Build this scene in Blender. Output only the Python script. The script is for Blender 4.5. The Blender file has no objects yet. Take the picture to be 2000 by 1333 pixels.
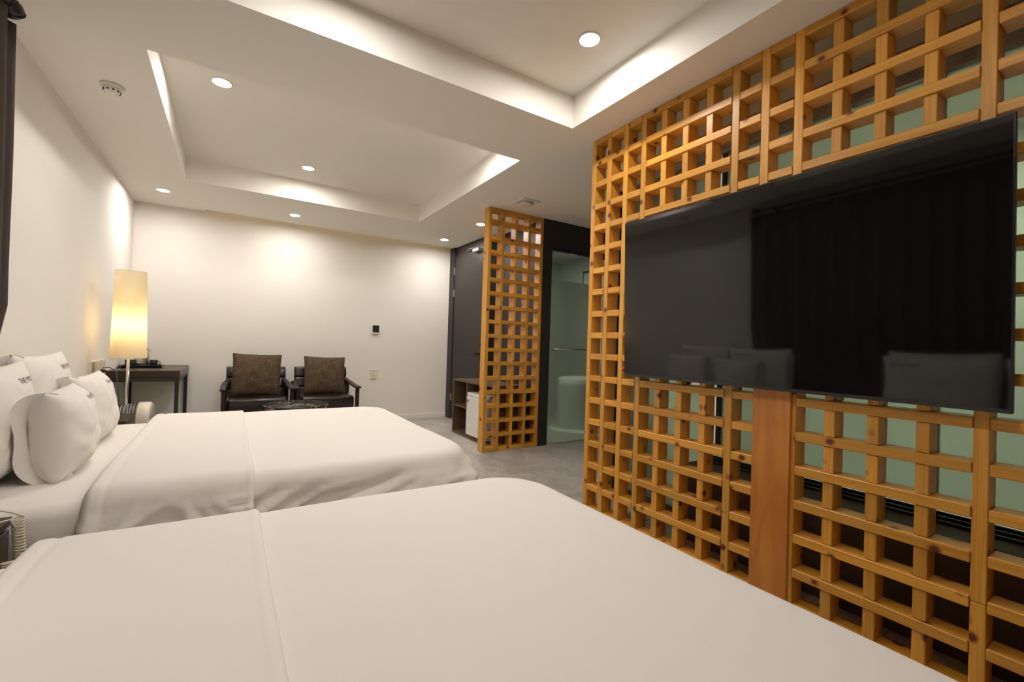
import bpy, bmesh, math, random
from mathutils import Vector, Matrix, noise
random.seed(7)
C = bpy.context.scene
COL = C.collection
PI = math.pi

# ------------------------------------------------------------------ camera, world, exposure
F_PX, YAW, PITCH, ROLL = 867.59, 0.562598, 0.0094862, 0.0316807
CAM_H = 1.0511127
cy_, sy_ = math.cos(YAW), math.sin(YAW)
fwd = Vector((sy_*math.cos(PITCH), cy_*math.cos(PITCH), math.sin(PITCH)))
r0 = Vector((cy_, -sy_, 0)); u0 = r0.cross(fwd)
rt = math.cos(ROLL)*r0 + math.sin(ROLL)*u0
up = -math.sin(ROLL)*r0 + math.cos(ROLL)*u0
cd = bpy.data.cameras.new('camera'); cam = bpy.data.objects.new('camera', cd); COL.objects.link(cam)
cd.sensor_fit = 'HORIZONTAL'; cd.sensor_width = 36; cd.lens = 36*F_PX/2000; cd.clip_start = 0.02
m = Matrix((rt, up, -fwd)).transposed().to_4x4(); m.translation = (0, 0, CAM_H)
cam.matrix_world = m
C.camera = cam
w = bpy.data.worlds.new('world'); C.world = w; w.use_nodes = True
w.node_tree.nodes['Background'].inputs[0].default_value = (0.02, 0.02, 0.02, 1)
w.node_tree.nodes['Background'].inputs[1].default_value = 0.2
C.view_settings.view_transform = 'Standard'; C.view_settings.look = 'None'
C.view_settings.exposure = 0.0; C.view_settings.gamma = 1.0
C.view_settings.use_curve_mapping = False
try:
    C.cycles.use_denoising = True
    C.cycles.max_bounces = 10; C.cycles.diffuse_bounces = 6; C.cycles.transmission_bounces = 8
    C.cycles.caustics_refractive = True
    C.cycles.sample_clamp_indirect = 6
except Exception: pass

LAMP_COL = (1.0, 0.95, 0.885)          # warm white downlights
LAMP_POWER = 438.0                    # radiance of a downlight lens
SHADE_BULB = 36.0

# ------------------------------------------------------------------ materials
def s2l(c): return tuple((v/12.92 if v <= .04045 else ((v+.055)/1.055)**2.4) for v in [x/255 for x in c])
def mat(name, col, rough=.6, metal=0, spec=.5, coat=0, bump=None, vary=None, emit=None, trans=0, ior=1.5):
    m = bpy.data.materials.new(name); m.use_nodes = True
    nt = m.node_tree; b = nt.nodes['Principled BSDF']
    b.inputs['Base Color'].default_value = (*col, 1)
    b.inputs['Roughness'].default_value = rough
    b.inputs['Metallic'].default_value = metal
    b.inputs['Specular IOR Level'].default_value = spec
    b.inputs['Coat Weight'].default_value = coat
    b.inputs['Transmission Weight'].default_value = trans
    b.inputs['IOR'].default_value = ior
    if emit:
        b.inputs['Emission Color'].default_value = (*emit[0], 1); b.inputs['Emission Strength'].default_value = emit[1]
    tc = None
    if vary or bump:
        tc = nt.nodes.new('ShaderNodeTexCoord')
    if vary:      # (scale vector, amount)
        mp = nt.nodes.new('ShaderNodeMapping'); mp.inputs['Scale'].default_value = vary[0]
        n = nt.nodes.new('ShaderNodeTexNoise'); n.inputs['Scale'].default_value = 1; n.inputs['Detail'].default_value = 5
        mx = nt.nodes.new('ShaderNodeMix'); mx.data_type = 'RGBA'
        mx.inputs[6].default_value = (*[c*(1-vary[1]) for c in col], 1); mx.inputs[7].default_value = (*[min(1, c*(1+vary[1])) for c in col], 1)
        nt.links.new(tc.outputs['Object'], mp.inputs[0]); nt.links.new(mp.outputs[0], n.inputs[0])
        nt.links.new(n.outputs[0], mx.inputs[0]); nt.links.new(mx.outputs[2], b.inputs['Base Color'])
    if bump:      # (scale vector, strength, distance)
        mp = nt.nodes.new('ShaderNodeMapping'); mp.inputs['Scale'].default_value = bump[0]
        n = nt.nodes.new('ShaderNodeTexNoise'); n.inputs['Scale'].default_value = 1; n.inputs['Detail'].default_value = 4
        bp = nt.nodes.new('ShaderNodeBump'); bp.inputs['Strength'].default_value = bump[1]; bp.inputs['Distance'].default_value = bump[2]
        nt.links.new(tc.outputs['Object'], mp.inputs[0]); nt.links.new(mp.outputs[0], n.inputs[0])
        nt.links.new(n.outputs[0], bp.inputs['Height']); nt.links.new(bp.outputs[0], b.inputs['Normal'])
    return m

def pine_material():
    m = bpy.data.materials.new('knotty pine'); m.use_nodes = True
    nt = m.node_tree; b = nt.nodes['Principled BSDF']; N = nt.nodes.new; L = nt.links.new
    tc = N('ShaderNodeTexCoord'); oi = N('ShaderNodeObjectInfo')
    rnd = N('ShaderNodeVectorMath'); rnd.operation = 'SCALE'; rnd.inputs[0].default_value = (37, 53, 71)
    L(oi.outputs['Random'], rnd.inputs['Scale'])
    add = N('ShaderNodeVectorMath'); add.operation = 'ADD'; L(tc.outputs['Object'], add.inputs[0]); L(rnd.outputs[0], add.inputs[1])
    mp = N('ShaderNodeMapping'); mp.inputs['Scale'].default_value = (55, 55, 2.2); L(add.outputs[0], mp.inputs[0])
    n1 = N('ShaderNodeTexNoise'); n1.inputs['Scale'].default_value = 1; n1.inputs['Detail'].default_value = 6; n1.inputs['Distortion'].default_value = .6
    L(mp.outputs[0], n1.inputs[0])
    mp2 = N('ShaderNodeMapping'); mp2.inputs['Scale'].default_value = (260, 260, 6); L(add.outputs[0], mp2.inputs[0])
    n2 = N('ShaderNodeTexNoise'); n2.inputs['Scale'].default_value = 1; n2.inputs['Detail'].default_value = 3; L(mp2.outputs[0], n2.inputs[0])
    cr = N('ShaderNodeValToRGB'); L(n1.outputs[0], cr.inputs[0])
    cr.color_ramp.elements[0].position = .30; cr.color_ramp.elements[0].color = (*PINE_D, 1)
    cr.color_ramp.elements[1].position = .72; cr.color_ramp.elements[1].color = (*PINE_L, 1)
    mx = N('ShaderNodeMix'); mx.data_type = 'RGBA'; mx.blend_type = 'MULTIPLY'; mx.inputs[0].default_value = .35
    L(cr.outputs[0], mx.inputs[6]); L(n2.outputs[0], mx.inputs[7])
    g = N('ShaderNodeMix'); g.data_type = 'RGBA'; g.blend_type = 'MULTIPLY'; g.inputs[0].default_value = 1
    mr = N('ShaderNodeMapRange'); mr.inputs[3].default_value = .86; mr.inputs[4].default_value = 1.16; L(oi.outputs['Random'], mr.inputs[0])
    L(mx.outputs[2], g.inputs[6]); L(mr.outputs[0], g.inputs[7])
    mp3 = N('ShaderNodeMapping'); mp3.inputs['Scale'].default_value = (11, 11, 9.5); L(add.outputs[0], mp3.inputs[0])
    nd = N('ShaderNodeTexNoise'); nd.inputs['Scale'].default_value = 2.2; L(mp3.outputs[0], nd.inputs[0])
    dm = N('ShaderNodeMix'); dm.data_type = 'RGBA'; dm.inputs[0].default_value = .07; L(mp3.outputs[0], dm.inputs[6]); L(nd.outputs['Color'], dm.inputs[7])
    vo = N('ShaderNodeTexVoronoi'); vo.inputs['Scale'].default_value = 1; L(dm.outputs[2], vo.inputs['Vector'])
    kr = N('ShaderNodeValToRGB'); L(vo.outputs['Distance'], kr.inputs[0])
    e = kr.color_ramp.elements
    e[0].position = 0; e[0].color = (.13, .045, .012, 1); e[1].position = .20; e[1].color = (1, 1, 1, 1)
    k = kr.color_ramp.elements.new(.095); k.color = (.22, .08, .02, 1)
    k = kr.color_ramp.elements.new(.125); k.color = (.62, .42, .27, 1)
    mk = N('ShaderNodeMix'); mk.data_type = 'RGBA'; mk.blend_type = 'MULTIPLY'; mk.inputs[0].default_value = 1
    L(g.outputs[2], mk.inputs[6]); L(kr.outputs[0], mk.inputs[7]); L(mk.outputs[2], b.inputs['Base Color'])
    b.inputs['Roughness'].default_value = .42; b.inputs['Coat Weight'].default_value = .25; b.inputs['Coat Roughness'].default_value = .35
    bp = N('ShaderNodeBump'); bp.inputs['Strength'].default_value = .12; bp.inputs['Distance'].default_value = .002
    L(n1.outputs[0], bp.inputs['Height']); L(bp.outputs[0], b.inputs['Normal'])
    return m
PINE_L = (.93, .47, .064); PINE_D = (.74, .32, .032)

def plywood_material():
    m = bpy.data.materials.new('orange plywood'); m.use_nodes = True
    nt = m.node_tree; b = nt.nodes['Principled BSDF']; N = nt.nodes.new; L = nt.links.new
    tc = N('ShaderNodeTexCoord'); mp = N('ShaderNodeMapping'); mp.inputs['Scale'].default_value = (8, 8, 1.6); L(tc.outputs['Object'], mp.inputs[0])
    n = N('ShaderNodeTexNoise'); n.inputs['Scale'].default_value = 1; n.inputs['Detail'].default_value = 1.5; n.inputs['Distortion'].default_value = 1.2; L(mp.outputs[0], n.inputs[0])
    mu = N('ShaderNodeMath'); mu.operation = 'MULTIPLY'; mu.inputs[1].default_value = 4; L(n.outputs[0], mu.inputs[0])
    fr = N('ShaderNodeMath'); fr.operation = 'PINGPONG'; fr.inputs[1].default_value = 1; L(mu.outputs[0], fr.inputs[0])
    cr = N('ShaderNodeValToRGB'); L(fr.outputs[0], cr.inputs[0])
    cr.color_ramp.elements[0].color = (.52, .17, .022, 1); cr.color_ramp.elements[1].color = (.70, .29, .045, 1)
    L(cr.outputs[0], b.inputs['Base Color']); b.inputs['Roughness'].default_value = .4; b.inputs['Coat Weight'].default_value = .3
    return m

def marble_material(name, base, vein, scale, sharp, rough):
    m = bpy.data.materials.new(name); m.use_nodes = True
    nt = m.node_tree; b = nt.nodes['Principled BSDF']; N = nt.nodes.new; L = nt.links.new
    tc = N('ShaderNodeTexCoord')
    n = N('ShaderNodeTexNoise'); n.inputs['Scale'].default_value = scale; n.inputs['Detail'].default_value = 5; n.inputs['Distortion'].default_value = 1.4; L(tc.outputs['Object'], n.inputs[0])
    su = N('ShaderNodeMath'); su.operation = 'SUBTRACT'; su.inputs[1].default_value = .5; L(n.outputs[0], su.inputs[0])
    ab = N('ShaderNodeMath'); ab.operation = 'ABSOLUTE'; L(su.outputs[0], ab.inputs[0])
    cr = N('ShaderNodeValToRGB'); L(ab.outputs[0], cr.inputs[0])
    cr.color_ramp.elements[0].position = 0; cr.color_ramp.elements[0].color = (*vein, 1)
    cr.color_ramp.elements[1].position = sharp; cr.color_ramp.elements[1].color = (*base, 1)
    L(cr.outputs[0], b.inputs['Base Color']); b.inputs['Roughness'].default_value = rough
    return m

def tile_material():
    m = bpy.data.materials.new('grey stone porcelain'); m.use_nodes = True
    nt = m.node_tree; b = nt.nodes['Principled BSDF']; N = nt.nodes.new; L = nt.links.new
    tc = N('ShaderNodeTexCoord'); oi = N('ShaderNodeObjectInfo')
    rnd = N('ShaderNodeVectorMath'); rnd.operation = 'SCALE'; rnd.inputs[0].default_value = (17, 23, 11); L(oi.outputs['Random'], rnd.inputs['Scale'])
    add = N('ShaderNodeVectorMath'); add.operation = 'ADD'; L(tc.outputs['Object'], add.inputs[0]); L(rnd.outputs[0], add.inputs[1])
    mp = N('ShaderNodeMapping'); mp.inputs['Scale'].default_value = (2.2, 1.5, 1); mp.inputs['Rotation'].default_value = (0, 0, .7); L(add.outputs[0], mp.inputs[0])
    n = N('ShaderNodeTexNoise'); n.inputs['Scale'].default_value = 1.3; n.inputs['Detail'].default_value = 7; n.inputs['Distortion'].default_value = 1.5; L(mp.outputs[0], n.inputs[0])
    cr = N('ShaderNodeValToRGB'); L(n.outputs[0], cr.inputs[0])
    e = cr.color_ramp.elements; e[0].position = .3; e[0].color = (.33, .305, .275, 1); e[1].position = .75; e[1].color = (.50, .47, .43, 1)
    k = e.new(.515); k.color = (.41, .385, .35, 1); k = e.new(.53); k.color = (.53, .505, .465, 1); k = e.new(.545); k.color = (.415, .39, .355, 1)
    L(cr.outputs[0], b.inputs['Base Color']); b.inputs['Roughness'].default_value = .5
    return m

def fabric_weave(name, a, c, scale):
    m = bpy.data.materials.new(name); m.use_nodes = True
    nt = m.node_tree; b = nt.nodes['Principled BSDF']; N = nt.nodes.new; L = nt.links.new
    tc = N('ShaderNodeTexCoord'); outs = []
    for sc in ((6, scale, scale*.07), (6, scale*.07, scale)):
        mp = N('ShaderNodeMapping'); mp.inputs['Scale'].default_value = sc; L(tc.outputs['Object'], mp.inputs[0])
        n = N('ShaderNodeTexNoise'); n.inputs['Scale'].default_value = 1; n.inputs['Detail'].default_value = 3; L(mp.outputs[0], n.inputs[0]); outs.append(n)
    ad = N('ShaderNodeMath'); ad.operation = 'ADD'; L(outs[0].outputs[0], ad.inputs[0]); L(outs[1].outputs[0], ad.inputs[1])
    cr = N('ShaderNodeValToRGB'); L(ad.outputs[0], cr.inputs[0])
    mu = N('ShaderNodeMath'); mu.operation = 'MULTIPLY'; mu.inputs[1].default_value = .5; L(ad.outputs[0], mu.inputs[0]); L(mu.outputs[0], cr.inputs[0])
    cr.color_ramp.elements[0].position = .36; cr.color_ramp.elements[0].color = (*a, 1)
    cr.color_ramp.elements[1].position = .64; cr.color_ramp.elements[1].color = (*c, 1)
    L(cr.outputs[0], b.inputs['Base Color']); b.inputs['Roughness'].default_value = .9; b.inputs['Specular IOR Level'].default_value = .15
    return m

def shade_material():
    m = bpy.data.materials.new('cream lamp shade paper'); m.use_nodes = True
    nt = m.node_tree; nt.nodes.remove(nt.nodes['Principled BSDF']); N = nt.nodes.new; L = nt.links.new
    d = N('ShaderNodeBsdfDiffuse'); d.inputs[0].default_value = (.86, .78, .60, 1)
    t = N('ShaderNodeBsdfTranslucent'); t.inputs[0].default_value = (.93, .83, .60, 1)
    mx = N('ShaderNodeMixShader'); mx.inputs[0].default_value = .55
    L(d.outputs[0], mx.inputs[1]); L(t.outputs[0], mx.inputs[2]); L(mx.outputs[0], nt.nodes['Material Output'].inputs[0])
    return m

def frosted_material(name, col, alpha_clear, tl, rough=.4, ior=1.12):
    """etched glass: part of the light scatters through it, part goes through softly blurred, a little is reflected"""
    m = bpy.data.materials.new(name); m.use_nodes = True
    nt = m.node_tree; nt.nodes.remove(nt.nodes['Principled BSDF']); N = nt.nodes.new; L = nt.links.new
    t = N('ShaderNodeBsdfTranslucent'); t.inputs[0].default_value = (*tl, 1)
    rf = N('ShaderNodeBsdfRefraction'); rf.inputs[0].default_value = (*col, 1); rf.inputs['Roughness'].default_value = rough; rf.inputs['IOR'].default_value = ior
    mx = N('ShaderNodeMixShader'); mx.inputs[0].default_value = alpha_clear; L(t.outputs[0], mx.inputs[1]); L(rf.outputs[0], mx.inputs[2])
    df = N('ShaderNodeBsdfDiffuse'); df.inputs[0].default_value = (*[c*.28 for c in col], 1)
    m2 = N('ShaderNodeMixShader'); m2.inputs[0].default_value = .35; L(mx.outputs[0], m2.inputs[1]); L(df.outputs[0], m2.inputs[2])
    gl = N('ShaderNodeBsdfGlossy'); gl.inputs['Roughness'].default_value = .22; gl.inputs[0].default_value = (.8, .85, .8, 1)
    m3 = N('ShaderNodeMixShader'); m3.inputs[0].default_value = .035; L(m2.outputs[0], m3.inputs[1]); L(gl.outputs[0], m3.inputs[2])
    L(m3.outputs[0], nt.nodes['Material Output'].inputs[0])
    return m
def clear_glass(name, col):
    m = bpy.data.materials.new(name); m.use_nodes = True
    nt = m.node_tree; nt.nodes.remove(nt.nodes['Principled BSDF']); N = nt.nodes.new; L = nt.links.new
    t = N('ShaderNodeBsdfTransparent'); t.inputs[0].default_value = (*col, 1)
    g = N('ShaderNodeBsdfGlossy'); g.inputs['Roughness'].default_value = .02
    fr = N('ShaderNodeFresnel'); fr.inputs[0].default_value = 1.4
    mx = N('ShaderNodeMixShader'); L(fr.outputs[0], mx.inputs[0]); L(t.outputs[0], mx.inputs[1]); L(g.outputs[0], mx.inputs[2])
    L(mx.outputs[0], nt.nodes['Material Output'].inputs[0])
    return m

M = dict(
    wall=mat('off-white wallpaper', (.825, .79, .735), .85, spec=.2, bump=((160, 160, 160), .06, .002)),
    ceil=mat('white ceiling paint', (.885, .855, .795), .9, spec=.2),
    white_trim=mat('white gloss trim', (.80, .77, .72), .5),
    pine=pine_material(), ply=plywood_material(),
    tile=tile_material(), grout=mat('grey grout', (.27, .25, .225), .9),
    dark_panel=mat('dark brown wood-film panel', (.030, .024, .022), .5, spec=.35, vary=((220, 220, 3), .25)),
    dark_door=mat('dark charcoal wood-film door', (.031, .0245, .0215), .5, spec=.35, vary=((220, 220, 3), .25)),
    header=mat('brown-grey header board', (.34, .265, .215), .6, vary=((60, 4, 60), .12)),
    under=mat('dark brown lower panel', (.10, .065, .045), .6, vary=((60, 4, 60), .25)),
    black=mat('black plastic', (.012, .012, .012), .45),
    black_metal=mat('black powder-coated steel', (.014, .013, .012), .5),
    screen=mat('glossy black screen glass', (.004, .004, .004), .045, spec=.62),
    tv_frame=mat('black metal frame', (.02, .02, .022), .3),
    chrome=mat('polished chrome', (.75, .75, .76), .12, metal=1),
    steel=mat('brushed steel', (.62, .58, .53), .3, metal=1),
    gold=mat('gold metal', (.80, .52, .18), .25, metal=1),
    linen=mat('white bed linen', (.83, .795, .755), .9, spec=.15, bump=((26, 26, 26), .10, .006)),
    linen2=mat('white duvet cover', (.83, .795, .755), .9, spec=.15, bump=((9, 7, 9), .11, .012)),
    ink=mat('dark printed ink', (.015, .014, .016), .8),
    leather=mat('dark brown leather', (.014, .0095, .0085), .27, spec=.55, bump=((90, 90, 90), .12, .002)),
    walnut=mat('dark walnut wood', (.030, .013, .008), .42, spec=.3, vary=((40, 3, 40), .35)),
    espresso=mat('espresso wood veneer', (.036, .021, .012), .38, coat=.08, spec=.35, vary=((40, 3, 40), .25)),
    cab=mat('dark oak board', (.115, .070, .034), .5, vary=((40, 3, 40), .25)),
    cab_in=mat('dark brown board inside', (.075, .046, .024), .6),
    cushion=fabric_weave('brown woven upholstery', (.040, .026, .015), (.135, .094, .058), 240),
    curtain=mat('dark taupe blackout curtain', (.085, .068, .062), .9, spec=.2),
    ivory=mat('ivory plastic plate', (.74, .68, .52), .4),
    white_pl=mat('white plastic', (.80, .78, .74), .4),
    fridge=mat('white enamel', (.80, .79, .76), .3),
    grey_pl=mat('grey plastic', (.33, .32, .29), .45),
    heater_white=mat('warm white plastic', (.66, .62, .53), .4),
    cord=mat('ivory cord', (.70, .63, .50), .5),
    marble=marble_material('black marble with white veins', (.018, .018, .016), (.55, .53, .46), 4.2, .010, .25),
    shade=shade_material(),
    frost=frosted_material('green frosted glass', (.74, .78, .71), .66, (.60, .65, .58), .20, 1.07),
    frost2=frosted_material('green etched pane', (.76, .81, .72), .70, (.44, .48, .41), .38, 1.10),
    clear=clear_glass('clear green-tinted glass', (.80, .85, .78)),
    bath=mat('grey bathroom tile', (.37, .37, .35), .4),
    shower=mat('pale grey-green shower tile', (.53, .55, .50), .45),
    ceramic=mat('pale ceramic', (.72, .73, .70), .3),
    alu=mat('dark bronze aluminium', (.045, .04, .034), .4, metal=.6),
    grey_green=mat('grey-green window frame', (.30, .33, .28), .5),
    strip=mat('added warm strip diffuser', (.8, .7, .5), .5, emit=((1.0, .66, .22), 2.2)),  # glow added inside the slot for the yellow tint above the back wall
    red=mat('red plastic', (.55, .03, .03), .4),
    lens=mat('lit downlight lens', (.8, .8, .8), .5, emit=(LAMP_COL, LAMP_POWER)),
    added_bath_lens=mat('added bathroom light lens', (.8, .8, .8), .5, emit=((1, .99, .93), 900)),  # emission of the added bathroom light
    added_shower_lens=mat('added shower light lens', (.8, .8, .8), .5, emit=((1, .99, .92), 1800)),  # emission of the added shower light
    bulb=mat('lit warm bulb', (.8, .8, .8), .5, emit=((1.0, .76, .43), SHADE_BULB)),
)

# ------------------------------------------------------------------ mesh helpers
def obj(name, bm, material, parent=None, smooth=False, loc=(0, 0, 0), kind=None):
    me = bpy.data.meshes.new(name); bm.normal_update(); bm.to_mesh(me); bm.free()
    for mm in (material if isinstance(material, (list, tuple)) else [material]): me.materials.append(M[mm] if isinstance(mm, str) else mm)
    if smooth:
        for p in me.polygons: p.use_smooth = True
    o = bpy.data.objects.new(name, me); COL.objects.link(o); o.location = loc
    if parent: o.parent = parent
    if kind: o['kind'] = kind
    return o
def tag(o, label=None, cat=None, group=None, kind=None):
    if label: o['label'] = label
    if cat: o['category'] = cat
    if group: o['group'] = group
    if kind: o['kind'] = kind
    return o
def thing(name, label, cat, loc=(0, 0, 0), rz=0, group=None):
    o = bpy.data.objects.new(name, None); COL.objects.link(o); o.empty_display_size = .05
    o.location = loc; o.rotation_euler = (0, 0, rz)
    return tag(o, label, cat, group)
def struct(name, bm, material, smooth=False):
    o = obj(name, bm, material, smooth=smooth); o['kind'] = 'structure'; return o
def new(): return bmesh.new()
def box(bm, a, b, bev=0, seg=1):
    r = bmesh.ops.create_cube(bm, size=1)
    vs = r['verts']
    s = [b[i]-a[i] for i in range(3)]; c = [(a[i]+b[i])/2 for i in range(3)]
    for v in vs: v.co = Vector((v.co.x*s[0]+c[0], v.co.y*s[1]+c[1], v.co.z*s[2]+c[2]))
    if bev:
        es = list({e for v in vs for e in v.link_edges})
        bmesh.ops.bevel(bm, geom=es, offset=bev, segments=seg, affect='EDGES', profile=.5)
    return bm
def quad(axis, c, a0, a1, b0, b1):
    b = new(); P = {'x': lambda p, q: (c, p, q), 'y': lambda p, q: (p, c, q)}[axis]
    b.faces.new([b.verts.new(P(*t)) for t in ((a0, b0), (a1, b0), (a1, b1), (a0, b1))]); return b
def bx(a, b, bev=0, seg=1): return box(new(), a, b, bev, seg)
def lathe(bm, prof, c=(0, 0, 0), axis='z', n=32):
    """surface of revolution from (radius, height) pairs"""
    rings = []
    for r, h in prof:
        ring = []
        for k in range(n):
            t = 2*PI*k/n; p = (r*math.cos(t), r*math.sin(t), h)
            if axis == 'x': p = (h, p[0], p[1])
            if axis == 'y': p = (p[1], h, p[0])
            ring.append(bm.verts.new((p[0]+c[0], p[1]+c[1], p[2]+c[2])))
        rings.append(ring)
    for a, b in zip(rings, rings[1:]):
        for k in range(n): bm.faces.new((a[k], a[(k+1) % n], b[(k+1) % n], b[k]))
    bm.faces.new(rings[0][::-1]); bm.faces.new(rings[-1])
    return bm
def tube(bm, pts, r, n=8):
    pts = [Vector(p) for p in pts]; rings = []
    prev = None
    for i, p in enumerate(pts):
        d = (pts[min(i+1, len(pts)-1)]-pts[max(i-1, 0)]).normalized()
        if prev is None:
            a = d.cross(Vector((0, 0, 1)));
            if a.length < .01: a = d.cross(Vector((1, 0, 0)))
        else: a = prev - d*prev.dot(d)
        a.normalize(); prev = a; b = d.cross(a)
        rings.append([bm.verts.new(p + r*(math.cos(2*PI*k/n)*a + math.sin(2*PI*k/n)*b)) for k in range(n)])
    for x, y in zip(rings, rings[1:]):
        for k in range(n): bm.faces.new((x[k], x[(k+1) % n], y[(k+1) % n], y[k]))
    bm.faces.new(rings[0][::-1]); bm.faces.new(rings[-1])
    return bm
def prism(bm, poly, lo, hi, axis='x'):
    """extrude a polygon in the plane across 'axis'"""
    def P(q, h):
        return {'x': (h, q[0], q[1]), 'y': (q[0], h, q[1]), 'z': (q[0], q[1], h)}[axis]
    a = [bm.verts.new(P(q, lo)) for q in poly]; b = [bm.verts.new(P(q, hi)) for q in poly]
    n = len(poly)
    for k in range(n): bm.faces.new((a[k], a[(k+1) % n], b[(k+1) % n], b[k]))
    bm.faces.new(a[::-1]); bm.faces.new(b)
    bmesh.ops.recalc_face_normals(bm, faces=bm.faces)
    return bm
def grid(bm, fn, nu, nv, close_u=False):
    vs = [[bm.verts.new(fn(i/nu, j/nv)) for j in range(nv+1)] for i in range(nu+(0 if close_u else 1))]
    N = len(vs)
    for i in range(nu):
        for j in range(nv): bm.faces.new((vs[i][j], vs[(i+1) % N][j], vs[(i+1) % N][j+1], vs[i][j+1]))
    return vs
def copy_tree(o, parent=None):
    c = o.copy(); COL.objects.link(c)
    if parent: c.parent = parent
    for ch in list(o.children): copy_tree(ch, c)
    return c

# ================================================================== SETTING
H = 2.4; HT = 2.6
XL, YB, YF, XE = -.88, 5.88, -1.8, 4.4
# floor: slab with separate tiles
fl = struct('floor', bx((XL-.1, YF-.1, -.06), (XE+.1, YB+.1, -.006)), 'grout')
TW, TL = .6, .6
tm = None
x0, y0 = 2.00-.6*6, 3.06-.6*9
for i in range(12):
    for j in range(16):
        xa, ya = x0+i*TW, y0+j*TL; xb, yb = xa+TW, ya+TL
        if xb <= XL or xa >= XE or yb <= YF or ya >= YB: continue
        if xa < XL or xb > XE or ya < YF or yb > YB:
            xa, xb, ya, yb = max(xa, XL), min(xb, XE), max(ya, YF), min(yb, YB)
            t = obj('tile', bx((xa-(xa+xb)/2+.001, ya-(ya+yb)/2+.001, -.008), (xb-(xa+xb)/2-.001, yb-(ya+yb)/2-.001, 0)), 'tile', fl)
        else:
            if tm is None:
                t = obj('tile', bx((-.299, -.299, -.008), (.299, .299, 0), .0012), 'tile', fl); tm = t.data
            else:
                t = bpy.data.objects.new('tile', tm); COL.objects.link(t); t.parent = fl
        t.location = ((xa+xb)/2, (ya+yb)/2, 0)

struct('wall_left', bx((XL-.08, YF-.08, 0), (XL, YB+.08, 2.66)), 'wall')
struct('wall_back', bx((XL, YB, 0), (2.70, YB+.08, 2.66)), 'wall')
struct('wall_front', bx((XL, YF-.08, 0), (XE, YF, 2.66)), 'wall')
struct('baseboard_back', bx((XL, YB-.012, 0), (2.62, YB, .062), .002), 'white_trim')
struct('baseboard_left', bx((XL, YF, 0), (XL+.012, YB-.012, .062), .002), 'white_trim')
# ceiling: soffit with two recessed trays and a slot along the back wall
b = new()
T1 = (-.385, 1.735, 2.72, 4.785); T2 = (-.385, 1.737, -.9, 2.13); SLOT = 5.79
box(b, (XL-.08, YF-.08, H), (T1[0], SLOT, HT+.08)); box(b, (T1[1], YF-.08, H), (XE+.1, SLOT, HT+.08))
box(b, (T1[0], T2[3], H), (T1[1], T1[2], HT+.08)); box(b, (T1[0], T1[3], H), (T1[1], SLOT, HT+.08)); box(b, (T1[0], YF-.08, H), (T1[1], T2[2], HT+.08))
box(b, (T1[0], T1[2], HT), (T1[1], T1[3], HT+.08)); box(b, (T2[0], T2[2], HT), (T2[1], T2[3], HT+.08))
box(b, (XL-.08, SLOT, H), (-.28, YB+.08, HT+.08)); box(b, (-.28, SLOT, HT-.04), (XE+.1, YB+.08, HT+.08))
struct('ceiling', b, 'ceil')

# dark wood-film wall with the entrance door
b = bx((2.64, 4.80, 0), (2.82, YB, 2.6)); box(b, (2.76, 3.86, 0), (2.82, 4.80, 2.6)); struct('wall_right', b, 'dark_panel')
d1 = struct('door_1', bx((2.622, 4.87, .008), (2.64, 5.715, 2.272), .002), 'dark_door')
h = obj('door_handle', lathe(new(), [(.024, -.006), (.026, 0), (.024, .004)], (2.618, 4.935, .935), 'x', 20), 'black', d1, True)
b = tube(new(), [(2.615, 4.935, .935), (2.575, 4.935, .935)], .009); box(b, (2.566, 4.925, .925), (2.582, 5.06, .945), .004, 2)
obj('lever', b, 'black', h)
for z in (2.067, 1.755, .304):
    obj('hinge', bx((2.612, 5.712, z-.05), (2.63, 5.728, z+.05), .003), 'steel', d1)
b = bx((2.565, 4.93, 2.225), (2.622, 5.09, 2.262), .005); obj('door_closer', b, 'steel', d1)
obj('closer_arm', tube(new(), [(2.58, 4.96, 2.266), (2.55, 5.14, 2.276), (2.60, 5.30, 2.285)], .006), 'steel', d1)
struct('trim_1', bx((2.612, 5.728, 0), (2.64, 5.876, 2.4), .002), 'dark_panel')
obj('door_stop', bx((2.632, 4.835, 0), (2.64, 4.868, 2.3)), 'dark_panel', d1)

# pier, header and frosted glass door of the bathroom at y = 3.79
struct('wall_pier', bx((2.742, 3.79, 0), (2.866, 3.86, 2.4), .002), 'dark_panel')
struct('wall_header', bx((2.866, 3.79, 2.105), (XE, 3.86, 2.4)), 'dark_panel')
d2 = struct('door_2', bx((2.87, 3.815, .012), (3.62, 3.825, 2.085)), 'clear')
obj('frosted_film', quad('y', 3.8135, 2.872, 3.618, .014, 1.77), 'frost', d2)
obj('top_track', bx((2.868, 3.80, 2.083), (XE, 3.84, 2.105), .002), 'black_metal', d2)
hb = obj('bar_handle', tube(new(), [(2.905, 3.765, 1.025), (3.50, 3.765, 1.025)], .009, 12), 'chrome', d2, True)
for x in (2.95, 3.45):
    obj('standoff', lathe(new(), [(.016, 3.762), (.016, 3.811)], (x, 0, 1.025), 'y', 16), 'chrome', hb, True)
obj('roller_clamp', bx((3.13, 3.797, 2.07), (3.21, 3.815, 2.082), .002), 'chrome', d2)
g2 = struct('window_2', bx((3.63, 3.815, .012), (XE, 3.825, 2.085)), 'clear')
obj('frosted_film', quad('y', 3.8135, 3.63, XE, .014, 1.77), 'frost', g2)
struct('trim_2', bx((2.866, 3.80, 0), (XE, 3.85, .010)), 'steel')
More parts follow.
